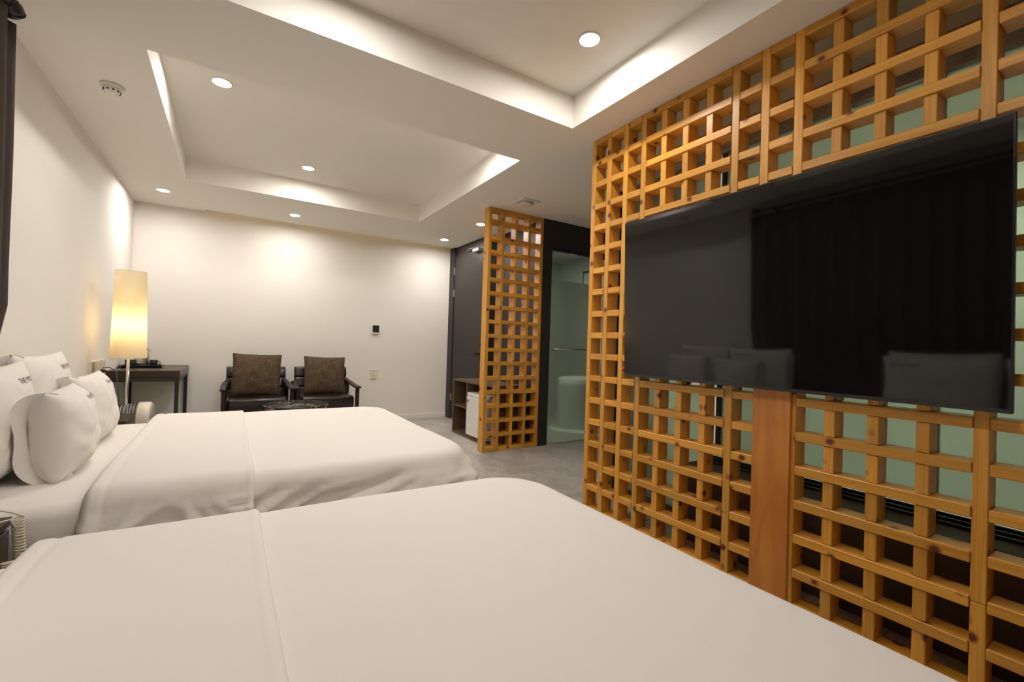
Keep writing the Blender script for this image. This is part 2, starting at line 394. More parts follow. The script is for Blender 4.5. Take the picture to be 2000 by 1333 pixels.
# bathroom beyond
struct('wall_bath_back', bx((2.70, 5.6, 0), (XE, 5.68, 2.5)), 'bath')
struct('wall_bath_side', bx((XE, YF, 0), (XE+.08, 5.68, 2.5)), 'bath')
struct('wall_bath_left', bx((2.82, 3.86, 0), (2.84, 5.6, 2.5)), 'bath')
b = lathe(new(), [(.36, 0.0), (.36, .012), (.345, .018), (.285, .018), (.27, .04), (.265, .60), (.25, .65), (.22, .67), (.20, .665), (.18, .60)], (3.77, 4.44, 0), 'z', 48)
struct('ceiling_bath', bx((2.84, 3.86, 2.37), (XE, 5.6, 2.3995)), 'bath')
tag(obj('pedestal_basin', b, 'ceramic', smooth=False), 'pale round pedestal basin blurred behind the frosted bathroom glass', 'basin')
mc = thing('mirror_cabinet', 'dim rectangular framed mirror seen through the clear glass strip above the frosting', 'mirror', (4.35, 4.55, 1.55))
obj('frame', bx((0, -.45, 0), (.05, .45, .62), .004), 'alu', mc)
obj('mirror_glass', bx((-.006, -.42, .03), (0, .42, .59)), 'bath', mc)

# glazed partition behind the big wooden screen
PX = 2.45; PY1 = 2.44; PYW = 1.60
struct('wall_partition', bx((PX, YF, 2.262), (PX+.06, PY1, H)), 'header')
struct('trim_3', bx((PX-.012, YF, 2.238), (PX+.05, PY1, 2.262), .003), 'header')
PLX = 2.18
struct('wall_partition_lower', bx((PLX, YF, 0), (PX+.06, PYW, .405)), 'under')
wn = struct('window_1', bx((PX+.022, YF, .43), (PX+.03, PYW, 2.238)), 'clear')
obj('frosted_film', quad('x', PX+.0205, YF, PYW, .43, 2.238), 'frost2', wn)
obj('sill_board', bx((PLX-.012, YF, .405), (PX+.055, PYW, .418), .003), 'under', wn)
for k in range(3): obj('sill_rail', bx((PX-.13+k*.05, YF, .418), (PX-.115+k*.05, PYW, .430+.004*k), .002), 'alu', wn)
for y in (1.58, .62, -.30, -1.2): obj('sash_stile', bx((PX+.012, y-.014, .432), (PX+.0415, y+.014, 2.238), .002), 'alu' if y > 1 else 'grey_green', wn)
w3 = struct('window_3', bx((PX+.022, PYW+.02, .03), (PX+.03, PY1-.03, 2.238)), 'clear')
obj('frosted_film', quad('x', PX+.0205, PYW+.02, PY1-.03, .03, 2.238), 'frost2', w3)
obj('bottom_rail', bx((PX+.005, PYW+.02, .0), (PX+.045, PY1-.03, .03)), 'alu', w3)
obj('end_stile', bx((PX, PY1-.03, 0), (PX+.05, PY1, 2.238)), 'alu', w3)
struct('wall_shower_end', bx((PX+.06, PY1-.03, 0), (XE, PY1+.03, H)), 'shower')
struct('wall_shower_back', bx((3.62, YF, 0), (3.68, PY1-.03, H)), 'shower')
struct('floor_shower', bx((PX+.06, YF, 0), (3.62, PY1-.03, .02)), 'shower')

# ================================================================== WOODEN SCREENS
BW, BD = .036, .085
bar_cache = {}
def bar(name, length, width, depth, parent, loc, horizontal=None):
    """pine bar, long along local z; horizontal='x'/'y' lays it down"""
    key = (round(length, 4), width, depth, horizontal)
    if key not in bar_cache:
        b = bx((-depth/2, -width/2, -length/2), (depth/2, width/2, length/2), .0024)
        o = obj(name, b, 'pine', parent); bar_cache[key] = o.data
    else:
        o = bpy.data.objects.new(name, bar_cache[key]); COL.objects.link(o); o.parent = parent
    if horizontal == 'y': o.rotation_euler = (PI/2, 0, 0)
    if horizontal == 'x': o.rotation_euler = (PI/2, 0, PI/2)
    if horizontal == 'v90': o.rotation_euler = (0, 0, PI/2)
    o.location = loc
    return o
SX = 1.958
big = thing('lattice_screen', 'long orange pine lattice screen behind the wall-mounted television', 'screen', (SX+BD/2, .73, 0))
RZ = [2.381, 2.241, 2.103, 1.958, 1.822, 1.685, 1.545, 1.408, 1.267, 1.130, .995, .856, .716, .578, .439, .301, .161, .0185]
ky = lambda k: 2.170-.13745*k - big.location.y
full = [0, 1, 2, 3, 7, 8, 9, 13, 14, 15, 19, 20, 21]
for k in full:
    if k == 8:      # stops above the plank
        bar('post', H-.905, BW, BD, big, (0, ky(k), (H+.905)/2))
    elif k in (7, 9, 13):
        bar('post', H-.3055, BW, BD, big, (0, ky(k), (H+.3055)/2)); bar('post', .304, BW, BD, big, (0, ky(k), .152))
    else: bar('post', H, BW, BD, big, (0, ky(k), H/2))
for a, c in zip(full, full[1:]):
    L = (c-a)*.13745-BW-.0022
    for z in RZ:
        if a == 8 and z < .93: continue
        proud = -.003 if c-a > 1 else -.0005
        bar('rail', L, BW if z > .05 else .037, BD, big, (proud, (ky(a)+ky(c))/2, z), 'y')
    if c-a > 1:
        for k in range(a+1, c):
            for z1, z2 in zip(RZ, RZ[1:]):
                bar('short_post', z1-z2-BW-.002, BW, BD-.006, big, (.001, ky(k), (z1+z2)/2))
pk = obj('plank', bx((-.011, -.0775, -.45), (.011, .0775, .45), .0015), 'ply', big, loc=(-BD/2-.001, 1.0075-big.location.y, .45))
pk['label'] = 'wide orange plywood plank below the television'

SY = 3.79
sm = thing('lattice_screen', 'narrow freestanding pine lattice screen in front of the mini fridge', 'screen', (2.412, SY+.0475, 0))
PXs = [2.101, 2.252, 2.411, 2.567, 2.723]
RZs = [2.3815, 2.264, 2.101, 1.964, 1.826, 1.692, 1.556, 1.420, 1.278, 1.138, 1.000, .865, .720, .580, .443, .299, .160, .0185]
for i, x in enumerate(PXs):
    if i == 2: continue
    bar('post', H, .036 if i in (0, 4) else .032, .095, sm, (x-2.412, 0, H/2), 'v90')
for a, c in ((0, 1), (1, 3), (3, 4)):
    L = PXs[c]-PXs[a]-.0335
    for z in RZs: bar('rail', L, .036, .095, sm, ((PXs[a]+PXs[c])/2-2.412, -.0005 if c-a == 1 else -.002, z), 'x')
for z1, z2 in zip(RZs, RZs[1:]): bar('short_post', z1-z2-.037, .030, .091, sm, (PXs[2]-2.412, .001, (z1+z2)/2), 'v90')

# ================================================================== TELEVISION
TVW, TVH = 1.495, .868
tv = thing('television', 'large black flat television hung on the pine lattice screen', 'television', (1.908, 1.057, .898))
tv.rotation_euler = (0, -math.radians(2.0), 0)
obj('frame', bx((-.006, -TVW/2, 0), (.012, TVW/2, TVH), .002), 'tv_frame', tv)
obj('screen', bx((-.0072, -TVW/2+.006, .014), (-.004, TVW/2-.006, TVH-.006)), 'screen', tv)
obj('rear_case', bx((.012, -.62, .05), (.034, .62, .56), .008, 2), 'black', tv)
obj('wall_bracket', bx((.034, -.25, .18), (.068, .25, .42), .003), 'black_metal', tv)
lt = obj('silver_tab', bx((-.004, .262, -.010), (.004, .302, .0005), .001), 'steel', tv); lt['label'] = 'small silver tab under the lower edge of the screen'
ct = obj('side_cap', lathe(new(), [(.004, TVW/2-.004), (.014, TVW/2+.002), (.016, TVW/2+.010), (.008, TVW/2+.016)], (.002, 0, .035), 'y', 14), 'red', tv, True); ct['label'] = 'small red cap at the lower corner of the frame'

# ================================================================== DOWNLIGHTS
dl = None
spots = [((-.585, 5.26, H), 'lit recessed downlight near the corner by the left wall above the desk'),
         ((.54, 5.382, H), 'lit recessed downlight in the low ceiling above the two armchairs'),
         ((2.298, 5.371, H), 'lit recessed downlight by the back end of the dark door'),
         ((2.322, 4.417, H), 'lit recessed downlight beside the top of the narrow pine screen'),
         ((-.101, 3.247, HT), 'larger lit downlight at the near end of the tray above the second bed'),
         ((.536, 4.40, HT), 'lit downlight near the far lip of the tray above the second bed'),
         ((1.40, 2.98, HT), 'lit downlight hidden behind the near lip of the far ceiling tray'),
         ((1.468, 1.69, HT), 'largest lit downlight in the near ceiling tray'),
         ((.34, 1.72, HT), 'lit downlight over the foot of the near bed, above the frame'),
         ((.34, .45, HT), 'unseen downlight added above the middle of the near bed to brighten it')]  # last one is an added lamp, there only to brighten the near bed
for (p, lab) in spots:
    if dl is None:
        dl = thing('downlight', lab, 'downlight', p, group='recessed ceiling downlights'); t = dl
        obj('trim_ring', lathe(new(), [(.046, -.001), (.0475, -.007), (.056, -.006), (.058, -.001), (.058, 0)], n=32), 'white_pl', dl, True)
        obj('lens', lathe(new(), [(.0455, -.0035), (.0455, -.0005)], n=32), 'lens', dl)
    else:
        t = copy_tree(dl); t.location = p; t['label'] = lab
def extra_light(p, lab, mt):
    t = thing('downlight', lab, 'downlight', p)
    obj('trim_ring', lathe(new(), [(.071, -.001), (.0725, -.007), (.083, -.006), (.085, 0)], n=24), 'white_pl', t, True)
    obj('lens', lathe(new(), [(.07, -.0035), (.07, -.0005)], n=24), mt, t)
extra_light((3.15, 4.15, 2.37), 'unseen ceiling light added in the bathroom to brighten the frosted door', 'added_bath_lens')  # added lamp, lights the frosted door from behind
extra_light((2.65, .75, H), 'unseen ceiling light added to brighten the etched panes behind the pine screen', 'added_shower_lens')  # added lamp, kept out of sight behind the header to light the panes

ls = thing('added_light_strip', 'unseen warm strip added in the ceiling slot to tint the back wall yellow', 'light strip', (1.16, SLOT+.004, 2.50))  # added emitter, gives the slot its yellowish tone
obj('channel', bx((-1.42, -.004, -.012), (1.42, .004, .012), .001), 'white_pl', ls)
obj('diffuser', bx((-1.41, .004, -.008), (1.41, .007, .008)), 'strip', ls)
sd = thing('smoke_detector', 'round white smoke detector on the ceiling near the left wall', 'detector', (-.597, 3.232, H))
obj('base', lathe(new(), [(.054, 0), (.054, -.012), (.050, -.016), (.040, -.016)], n=32), 'white_pl', sd, True)
obj('dome', lathe(new(), [(.041, -.016), (.040, -.026), (.030, -.038), (.014, -.042)], n=32), 'white_pl', sd, True)
b = new()
for k in range(10):
    t = 2*PI*k/10; q = bmesh.ops.create_cube(b, size=1)['verts']
    for v in q: v.co = Matrix.Rotation(t, 3, 'Z') @ Vector((v.co.x*.004+.037, v.co.y*.008, v.co.z*.010-.030))
obj('vent_slots', b, 'black', sd)
vt = thing('ceiling_vent', 'square white ceiling vent with a round disc beside the narrow pine screen', 'vent', (2.292, 3.468, H), .06)
obj('plate', bx((-.10, -.10, -.012), (.10, .10, 0), .004, 2), 'white_pl', vt)
obj('throat', lathe(new(), [(.072, -.0125), (.070, -.020), (.060, -.020)], n=36), 'grey_pl', vt)
obj('disc', lathe(new(), [(.066, -.018), (.068, -.026), (.060, -.031), (.03, -.033)], n=36), 'white_pl', vt, True)

# ================================================================== BEDS
def contour(hx0, hx1, hy, o, rf, rh, per):
    """closed rounded rectangle offset inward by o; foot corners rf, head corners rh"""
    x0, x1, y0, y1 = hx0+o, hx1-o, -hy+o, hy-o
    pts = []
    rfo, rho = max(rf-o, .002), max(rh-o, .002)
    cor = [((x1-rfo, y0+rfo), rfo, -PI/2), ((x1-rfo, y1-rfo), rfo, 0), ((x0+rho, y1-rho), rho, PI/2), ((x0+rho, y0+rho), rho, PI)]
    na = 14
    for i, (c, r, a0) in enumerate(cor):
        arc = [(c[0]+r*math.cos(a0+PI/2*k/na), c[1]+r*math.sin(a0+PI/2*k/na), a0+PI/2*k/na) for k in range(na+1)]
        pts += arc
        c2, r2, a2 = cor[(i+1) % 4]
        nx = (c2[0]+r2*math.cos(a2), c2[1]+r2*math.sin(a2))
        last = arc[-1]
        for k in range(1, per): pts.append((last[0]+(nx[0]-last[0])*k/per, last[1]+(nx[1]-last[1])*k/per, last[2]))
    return pts
BZ = .50
def duvet_profile():
    R = .075
    prof = [(.55, BZ+.004), (.40, BZ+.006), (.28, BZ+.006), (.20, BZ+.005), (.14, BZ+.003), (.10, BZ+.001)]
    for k in range(7):
        a = PI/2*k/6
        prof.append((R-R*math.sin(a), BZ-R+R*math.cos(a)))
    for k in range(1, 25):
        prof.append((-.004-.055*(k/24)**1.2, BZ-R-.315*k/24))
    return prof
HYB = .905
def duvet_bm():
    b = new(); rings = []
    prof = duvet_profile()
    for (o, z) in prof:
        ring = []
        for (x, y, a) in contour(-.385, 1.12, HYB, o, .24, .05, 60):
            d = max(0, BZ-.05-z)
            p = Vector((x, y, z))
            nrm = Vector((math.cos(a), math.sin(a), 0))
            if math.cos(a) < -.5: # head edge: short drop
                p.z = max(z, BZ-.05); p.x = max(x, -.39)
            elif x < -.33:
                p.z = max(z, BZ-.05)
            else:
                s = x*math.sin(a)*-1 + y*math.cos(a)
                wv = noise.noise(Vector((s*3.6+a*2, z*2.2, a*1.5)))*.35
                q_ = z*13-x*4.6+1.2*noise.noise(Vector((x*2.5, z*2, 5)))
                wv += (.45-abs(noise.noise(Vector((q_, x*1.7, a*1.2))))*2.0)*.42 + (.4-abs(noise.noise(Vector((q_*2.1, x*3.1, 3+a))))*1.8)*.20
                under = 1-min(1, max(0, (x-.01)/.10)); under = under*under*(3-2*under)
                amp = .085*min(1, d/.06)*(1-under)
                p += nrm*(wv*amp-.055*under*min(1, d/.03))
                if .02 < math.cos(a) and abs(math.sin(a)) > .02: p += nrm*d*.62*abs(math.sin(2*a))
                p.z += .012*noise.noise(Vector((s*3, 3, 9)))*min(1, d/.3)
            if x < -.33: p.y = max(-.875, min(.875, p.y)); p.x = max(p.x, -.39)
            if d == 0: p.z += .006*noise.noise(Vector((x*2.6, y*2.1, 1.3)))
            ring.append(b.verts.new(p))
        rings.append(ring)
    n = len(rings[0])
    for A, B in zip(rings, rings[1:]):
        for k in range(n): b.faces.new((A[k], B[k], B[(k+1) % n], A[(k+1) % n]))
    b.faces.new(rings[0])
    return b
def band_bm():
    """folded-back upper part of the duvet: a saddle over the top and both sides"""
    b = new()
    prof = [(-o if False else o, z) for o, z in duvet_profile()]
    half = [(HYB-o, z) for o, z in prof]               # centre -> side
    line = [(-y, z) for y, z in half[::-1]] + [(0, BZ+.006)] + half
    n = len(line); X0, X1 = -.425, .095; NX = 64
    rows = []
    for i in range(NX+1):
        u = i/NX
        # crowd stations at both ends for the rolled edges
        x = X0 + (X1-X0)*(.5-.5*math.cos(PI*u))
        e0, e1 = x-X0, X1-x
        h = .013
        if e0 < .03: h = -.030+.043*math.sin(PI/2*e0/.03)**.6 if e0 > 0 else -.035
        if .014 < e1 < .030: h += .002
        if .022 < e0-.03 < .040: h -= .0025
        if e1 < .012: h = min(h, -.006+.019*math.sin(PI/2*e1/.012)**.6 if e1 > 0 else -.006)
        row = []
        for k, (y, z) in enumerate(line):
            ya, za = line[max(0, k-1)]; yb, zb = line[min(n-1, k+1)]
            t = Vector((yb-ya, zb-za)); nn = Vector((-t.y, t.x)).normalized()
            d = max(0, BZ-.05-z); sg = 1 if y > 0 else -1
            w0 = noise.noise(Vector((x*3.2, z*3, 4+sg)))*.35
            q_ = z*11*1.0+x*3.0+2.2*noise.noise(Vector((x*4, z*4, 8+sg)))
            wv = max(-.35, w0+(.45-abs(noise.noise(Vector((q_, x*4.5, 2+sg))))*2.0)*.42+(.4-abs(noise.noise(Vector((q_*2.2+x*5, x*8, 5+sg))))*1.8)*.22)
            hh = h + .070*wv*min(1, d/.06) + .012*min(1, d/.1) + .006*noise.noise(Vector((x*2.6, y*2.1, 1.3)))*(d == 0)
            row.append(b.verts.new((x+.012*noise.noise(Vector((y*2.2, z*3, 3))), y+nn.x*hh, z+nn.y*hh)))
        rows.append(row)
    for A, B in zip(rows, rows[1:]):
        for k in range(n-1): b.faces.new((A[k], B[k], B[k+1], A[k+1]))
    return b
def mattress_bm():
    b = new(); rings = []
    for (o, z) in [(.5, .458), (.2, .458), (.06, .457), (.03, .452), (.01, .438), (0, .42), (-.002, .33), (-.004, .24), (-.006, .10)]:
        ring = []
        for (x, y, a) in contour(-.80, 1.08, .885, o, .12, .05, 26):
            wv = noise.noise(Vector((x*5+z*7, y*5, z*3)))
            ring.append(b.verts.new((x, y+.010*wv*math.sin(a)*(z < .43), z+.004*noise.noise(Vector((x*5, y*5, 0)))*(z > .45))))
        rings.append(ring)
    n = len(rings[0])
    for A, B in zip(rings, rings[1:]):
        for k in range(n): b.faces.new((A[k], B[k], B[(k+1) % n], A[(k+1) % n]))
    b.faces.new(rings[0])
    return b
bed = thing('bed', 'nearest wide bed with a smooth white duvet filling the foreground', 'bed', (0, .755, 0), group='two white double beds')
obj('bed_base', bx((-.78, -.84, 0), (1.02, .84, .11), .01), 'espresso', bed)
obj('mattress', mattress_bm(), 'linen', bed, True)
obj('duvet', duvet_bm(), 'linen2', bed, True)
obj('duvet_fold', band_bm(), 'linen2', bed, True)
bed2 = copy_tree(bed); bed2.location = (0, 2.955, 0); bed2['label'] = 'second white bed beyond the gap with four pillows by the lamp'

# pillows -------------------------------------------------------------------
def pillow_surf(W, Hh, T, p=2.6, ear=.07):
    def f(u, v, side):
        """u,v in -1..1; returns local (thickness, across, up)"""
        px = W/2*u*(1-ear*(1-v*v)); pz = Hh/2*v*(1-ear*(1-u*u))
        t = T/2*max(0, (1-abs(u)**p))**.55*max(0, (1-abs(v)**p))**.55
        wr = .013*noise.noise(Vector((u*2.2+side*3, v*2.6, W*9)))+.010*(.35-1.6*abs(noise.noise(Vector((u*3.4-v*2.4, v*1.3+u*.9, side*2)))))
        edge = max(0, (1-abs(u)**4)*(1-abs(v)**4))
        return Vector((side*(t+wr*edge), px, pz))
    return f
def pillow_bm(f, n=26, sleeve=None):
    b = new()
    front = grid(b, lambda s, t: f(2*s-1, 2*t-1, 1), n, n)
    back = grid(b, lambda s, t: f(2*s-1, 2*t-1, -1), n, n)
    bmesh.ops.reverse_faces(b, faces=[fc for fc in b.faces if fc.verts[0] in {v for r in back for v in r}])
    bmesh.ops.remove_doubles(b, verts=b.verts, dist=.0008)
    if sleeve:       # hem of the open pillowcase, standing off round the stuffed end
        W, Hh, ln = sleeve; ns, nr = 44, 6; rows = []
        for i in range(nr+1):
            q = i/nr; row = []
            for k in range(ns):
                a = math.radians(66+236*k/(ns-1)); bw = (1-math.cos(a))/2        # 0 front .. 1 back
                hz = (Hh/2)*(.80+.20*q)
                z = math.copysign(abs(math.sin(a))**.7, math.sin(a))*hz
                th = .062+.010*q if math.cos(a) > 0 else .062+.020*q
                x = math.copysign(abs(math.cos(a))**.7, math.cos(a))*th - .012*q*bw + .008*math.sin(z/Hh*9+1)*q
                y = -W/2*(.74+.05*bw)-(ln*(.20+1.75*max(0, bw-.25))+.010*math.sin(a*3+.7)*bw)*q
                row.append(b.verts.new((x, y, z)))
            rows.append(row)
        for A, B in zip(rows, rows[1:]):
            for k in range(ns-1): b.faces.new((A[k], B[k], B[k+1], A[k+1]))
    return b
def lettering(text, size, f, u0, v0, W, Hh, parent, off=.003, rot=0):
    """flat printed words following the curved front of the pillow"""
    cu = bpy.data.curves.new('lettering', 'FONT'); cu.body = text; cu.size = size; cu.resolution_u = 2
    to = bpy.data.objects.new('lettering', cu); COL.objects.link(to)
    dg = bpy.context.evaluated_depsgraph_get(); dg.update()
    me = bpy.data.meshes.new_from_object(to.evaluated_get(dg)); bpy.data.objects.remove(to)
    for v in me.vertices:
        u = u0 + v.co.x/(W/2); w_ = v0 + v.co.y/(Hh/2)
        q = f(u, w_, 1); v.co = (q.x+off, q.y, q.z)
    me.materials.clear(); me.materials.append(M['ink'])
    o = bpy.data.objects.new('lettering', me); COL.objects.link(o); o.parent = parent
    return o
PW, PH, PT = .64, .46, .185
pf = pillow_surf(PW, PH, PT, 3.4)
pil = thing('pillow', '', 'pillow', group='white pillows on the beds')
pcase = obj('pillowcase', pillow_bm(pf, 34, (PW, PH, .034)), 'linen', pil, True)
lettering('THE MOTEL', .034, pf, .26, .66, PW, PH, pcase)
def put_pillow(x, y, z, lean, rz, scale, label):
    t = put_pillow.n == 0 and pil or copy_tree(pil)
    put_pillow.n += 1
    t.location = (x, y, z); t.rotation_euler = (0, -math.radians(lean), math.radians(rz)); t.scale = (scale[0], scale[1], scale[2]); t['label'] = label
put_pillow.n = 0
put_pillow(-.765, 2.50, .685, 4, 0, (.8, 1.0, 1.0), 'white printed pillow cut off by the photo edge, leaning on the wall')
put_pillow(-.790, 3.13, .70, 5, -1, (.8, 1.0, 1.04), 'white printed pillow against the wall with its pointed corner highest of all')
put_pillow(-.595, 2.63, .630, 6, 3, (1.08, .76, .78), 'front white pillow with its open pillowcase end facing the camera')
put_pillow(-.640, 3.26, .635, 8, -2, (1.0, .82, .84), 'white pillow nearest the floor lamp, in front of the pointed one')
put_pillow(-.520, .42, .67, 9, 0, (1, 1.02, .98), 'front pillow of the near bed seen mirrored in the television, at the picture edge')
put_pillow(-.520, 1.08, .67, 9, 0, (1, 1.02, .98), 'front pillow of the near bed by the telephone, mirrored in the television')
put_pillow(-.700, .40, .69, 5, 0, (.9, 1, 1), 'back pillow of the near bed against the curtain, farther from the nightstand')
put_pillow(-.700, 1.10, .69, 5, 0, (.9, 1, 1), 'back pillow of the near bed against the curtain, beside the telephone stand')

# ================================================================== NIGHTSTANDS, PHONE
ns = thing('nightstand', 'dark nightstand in the gap between the two beds under the telephone', 'nightstand', (-.7205, 1.86, 0), group='dark bedside nightstands')
obj('body', bx((-.105, -.165, .02), (.135, .165, .435), .004), 'espresso', ns)
obj('top', bx((-.108, -.168, .435), (.153, .168, .460), .003), 'espresso', ns)
df = obj('drawer', bx((.135, -.155, .25), (.150, .155, .425), .003), 'espresso', ns)
obj('drawer_knob', lathe(new(), [(.008, .150), (.012, .160), (.008, .166)], (0, 0, .34), 'x', 14), 'steel', df, True)
for sx in (-.085, .12):
    for sy in (-.14, .14): obj('foot', bx((sx-.015, sy-.015, 0), (sx+.015, sy+.015, .02)), 'black', ns)
n2 = copy_tree(ns); n2.location = (-.735, 4.135, 0); n2.scale = (.92, 1, .98); n2['label'] = 'dark nightstand beyond the second bed, in front of the floor lamp pole'
tp = thing('telephone', 'ivory desk telephone with coiled cord at the left photo edge', 'telephone', (-.7205, 1.86, .460))
obj('body', bx((-.095, -.075, 0), (.055, .085, .035), .008, 2), 'ivory', tp)
hsx = obj('handset', bx((-.09, .02, .036), (.065, .07, .062), .012, 3), 'black', tp)
b = new()
for i in range(4):
    for j in range(3): box(b, (-.05+i*.024, -.05+j*.02, .035), (-.034+i*.024, -.036+j*.02, .039))
obj('keypad', b, 'grey_pl', tp)
pts = []
for k in range(0, 1240):
    q = k/1239
    if q < .55: c = Vector((.172+.030*q/.55, .135-.02*q, .004-.40*q/.55))
    else: c = Vector((.188-.016*(q-.55)/.45, .088-.02*(q-.55)/.45, -.392+.285*(q-.55)/.45))
    ang = 78*2*PI*q
    pts.append(c+Vector((.0125*math.cos(ang), .0125*math.sin(ang), 0)))
b = tube(new(), pts, .0030, 6)
tube(b, [(.06, .055, .04), (.10, .075, .052), (.135, .10, .045), (.165, .125, .022), (.184, .135, .004)], .0028, 6)
tube(b, [(.05, -.04, .012), (.09, .03, .004), (.14, .10, .004), (.160, .12, .004), (.175, .12, -.03)], .0028, 6)
obj('coiled_cord', b, 'cord', hsx, True)

# ================================================================== FLOOR LAMP
LX, LY = -.668, 4.46
lp = thing('floor_lamp', 'floor lamp with a tall glowing cream cylinder shade by the desk', 'lamp', (LX, LY, 0))
obj('base', lathe(new(), [(.13, 0), (.13, .012), (.12, .018), (.02, .024)], n=36), 'chrome', lp, True)
obj('pole', tube(new(), [(0, 0, .02), (0, 0, 1.02)], .0095, 14), 'chrome', lp, True)
b = new(); n_ = 48; rings = []
ZB, ZT = .862, 1.525
for r, z in [(.1115, ZB), (.1115, ZB+.004), (.094, ZT-.004), (.094, ZT), (.0925, ZT), (.0925, ZT-.004), (.110, ZB+.004), (.110, ZB)]:
    rings.append([b.verts.new((r*math.cos(2*PI*k/n_), r*math.sin(2*PI*k/n_), z)) for k in range(n_)])
for i in range(0, 3):
    A, B = rings[i], rings[i+1]
    for k in range(n_): b.faces.new((A[k], A[(k+1) % n_], B[(k+1) % n_], B[k]))
shd = obj('lamp_shade', b, 'shade', lp, True)
for r, z in ((.1112, ZB), (.0938, ZT)):
    obj('shade_ring', tube(new(), [(r*math.cos(2*PI*k/40), r*math.sin(2*PI*k/40), z) for k in range(41)], .002, 6), 'white_pl', shd, True)
b = new()
for k in range(3): tube(b, [(0, 0, 1.0), (.102*math.cos(2*PI*k/3), .102*math.sin(2*PI*k/3), 1.0)], .002, 6)
obj('shade_holder', b, 'chrome', lp)
obj('socket', lathe(new(), [(.016, 1.0), (.018, 1.02), (.018, 1.06), (.012, 1.065)], n=20), 'white_pl', lp, True)
obj('bulb', lathe(new(), [(.010, 1.06), (.016, 1.075), (.026, 1.10), (.029, 1.12), (.024, 1.142), (.010, 1.152)], n=20), 'bulb', lp, True)
obj('power_cord', tube(new(), [(-.198, .28, .765), (-.15, .25, .775), (-.10, .20, .74), (-.07, .12, .60), (-.05, .06, .45), (-.03, .03, .20), (-.03, .05, .02)], .0035, 8), 'black', lp, True)

# ================================================================== HEATER
ht = thing('fan_heater', 'low white rounded fan heater with black slotted top under the desk', 'heater', (-.62, 4.66, 0))
ZC = .345; RH = .148
obj('stand', bx((-.10, -.10, 0), (.06, .10, .06), .02, 3), 'heater_white', ht)
obj('neck', bx((-.04, -.04, .05), (.02, .04, .22), .01), 'heater_white', ht)
b = lathe(new(), [(RH-.004, .0), (RH, .006), (RH, .075), (RH-.004, .082), (RH-.02, .084)], (0, 0, ZC), 'x', 48); obj('white_band', b, 'heater_white', ht, True)
obj('front_disc', lathe(new(), [(RH-.012, .083), (RH-.014, .090), (.10, .094), (.02, .095)], (0, 0, ZC), 'x', 48), 'grey_pl', ht, True)
obj('barrel', lathe(new(), [(RH-.022, -.19), (RH-.014, -.18), (RH-.014, .002)], (0, 0, ZC), 'x', 48), 'grey_pl', ht, True)
b = new()
for i in range(9):
    for a in range(5):
        t = math.radians(25+a*26); q = bmesh.ops.create_cube(b, size=1)['verts']
        for v in q:
            p = Vector((v.co.x*.011-.168+i*.0195, v.co.y*.052, v.co.z*.006+RH-.0125))
            v.co = Matrix.Rotation(PI/2-t, 3, 'X') @ p + Vector((0, 0, ZC))
obj('vent_slots', b, 'black', ht)

# ================================================================== DESK AND TRAY
dk = thing('desk', 'dark brown desk on black steel legs along the left wall in the corner', 'desk', (XL, 4.92, 0))
DW, DL, DZ = .50, .955, .731
obj('desktop', bx((.002, 0, DZ-.060), (DW, DL, DZ), .002), 'espresso', dk)
for n1, a, c in (('apron', (.01, .004, DZ-.095), (DW-.004, .034, DZ-.060)), ('apron', (.01, DL-.034, DZ-.095), (DW-.004, DL-.004, DZ-.060)),
                 ('apron', (DW-.034, .034, DZ-.095), (DW-.004, DL-.034, DZ-.060)), ('apron', (.004, .034, DZ-.095), (.034, DL-.034, DZ-.060))):
    obj(n1, bx(a, c, .001), 'black_metal', dk)
for x in (.006, DW-.036):
    for y in (.004, DL-.034): obj('leg', bx((x, y, 0), (x+.030, y+.030, DZ-.095), .001), 'black_metal', dk)
ty = thing('serving_tray', 'black serving tray on the desk behind the lamp', 'tray', (-.71, 5.42, DZ), .1)
obj('tray_floor', bx((-.145, -.10, .004), (.145, .10, .010), .002), 'black', ty)
b = new(); prism(b, [(-.14, .004), (-.165, .022), (-.162, .024), (-.136, .008)], -.10, .10, 'y'); prism(b, [(.14, .004), (.165, .022), (.162, .024), (.136, .008)], -.10, .10, 'y')
prism(b, [(-.095, .004), (-.115, .022), (-.112, .024), (-.091, .008)], -.145, .145, 'x'); prism(b, [(.095, .004), (.115, .022), (.112, .024), (.091, .008)], -.145, .145, 'x')
obj('tray_rim', b, 'black', ty)
kt = thing('electric_kettle', 'stainless steel electric kettle on the black tray, half hidden by the lamp shade', 'kettle', (-.715, 5.44, DZ+.010))
obj('power_base', lathe(new(), [(.068, 0), (.068, .014), (.060, .018)], n=28), 'black', kt, True)
obj('body', lathe(new(), [(.062, .018), (.064, .03), (.058, .10), (.050, .155), (.046, .16)], n=32), 'steel', kt, True)
obj('lid', lathe(new(), [(.046, .16), (.044, .170), (.014, .174), (.014, .186), (.010, .19)], n=28), 'black', kt, True)
obj('handle', tube(new(), [(-.055, 0, .15), (-.095, 0, .15), (-.105, 0, .11), (-.098, 0, .06), (-.064, 0, .045)], .010, 10), 'black', kt, True)
obj('spout', prism(new(), [(.045, .125), (.045, .158), (.074, .158)], -.014, .014, 'y'), 'steel', kt)
def mug(x, y, lab):
    t = thing('mug', lab, 'mug', (x, y, DZ+.010), group='black mugs on the tray')
    obj('body', lathe(new(), [(.024, 0), (.028, .004), (.032, .06), (.030, .062), (.027, .055), (.024, .008)], n=24), 'black', t, True)
    obj('handle', tube(new(), [(.030, 0, .05), (.046, 0, .047), (.046, 0, .02), (.029, 0, .014)], .004, 8), 'black', t, True)
mug(-.620, 5.39, 'small black mug on the tray right of the steel kettle')
mug(-.800, 5.39, 'small black mug on the tray left of the steel kettle')

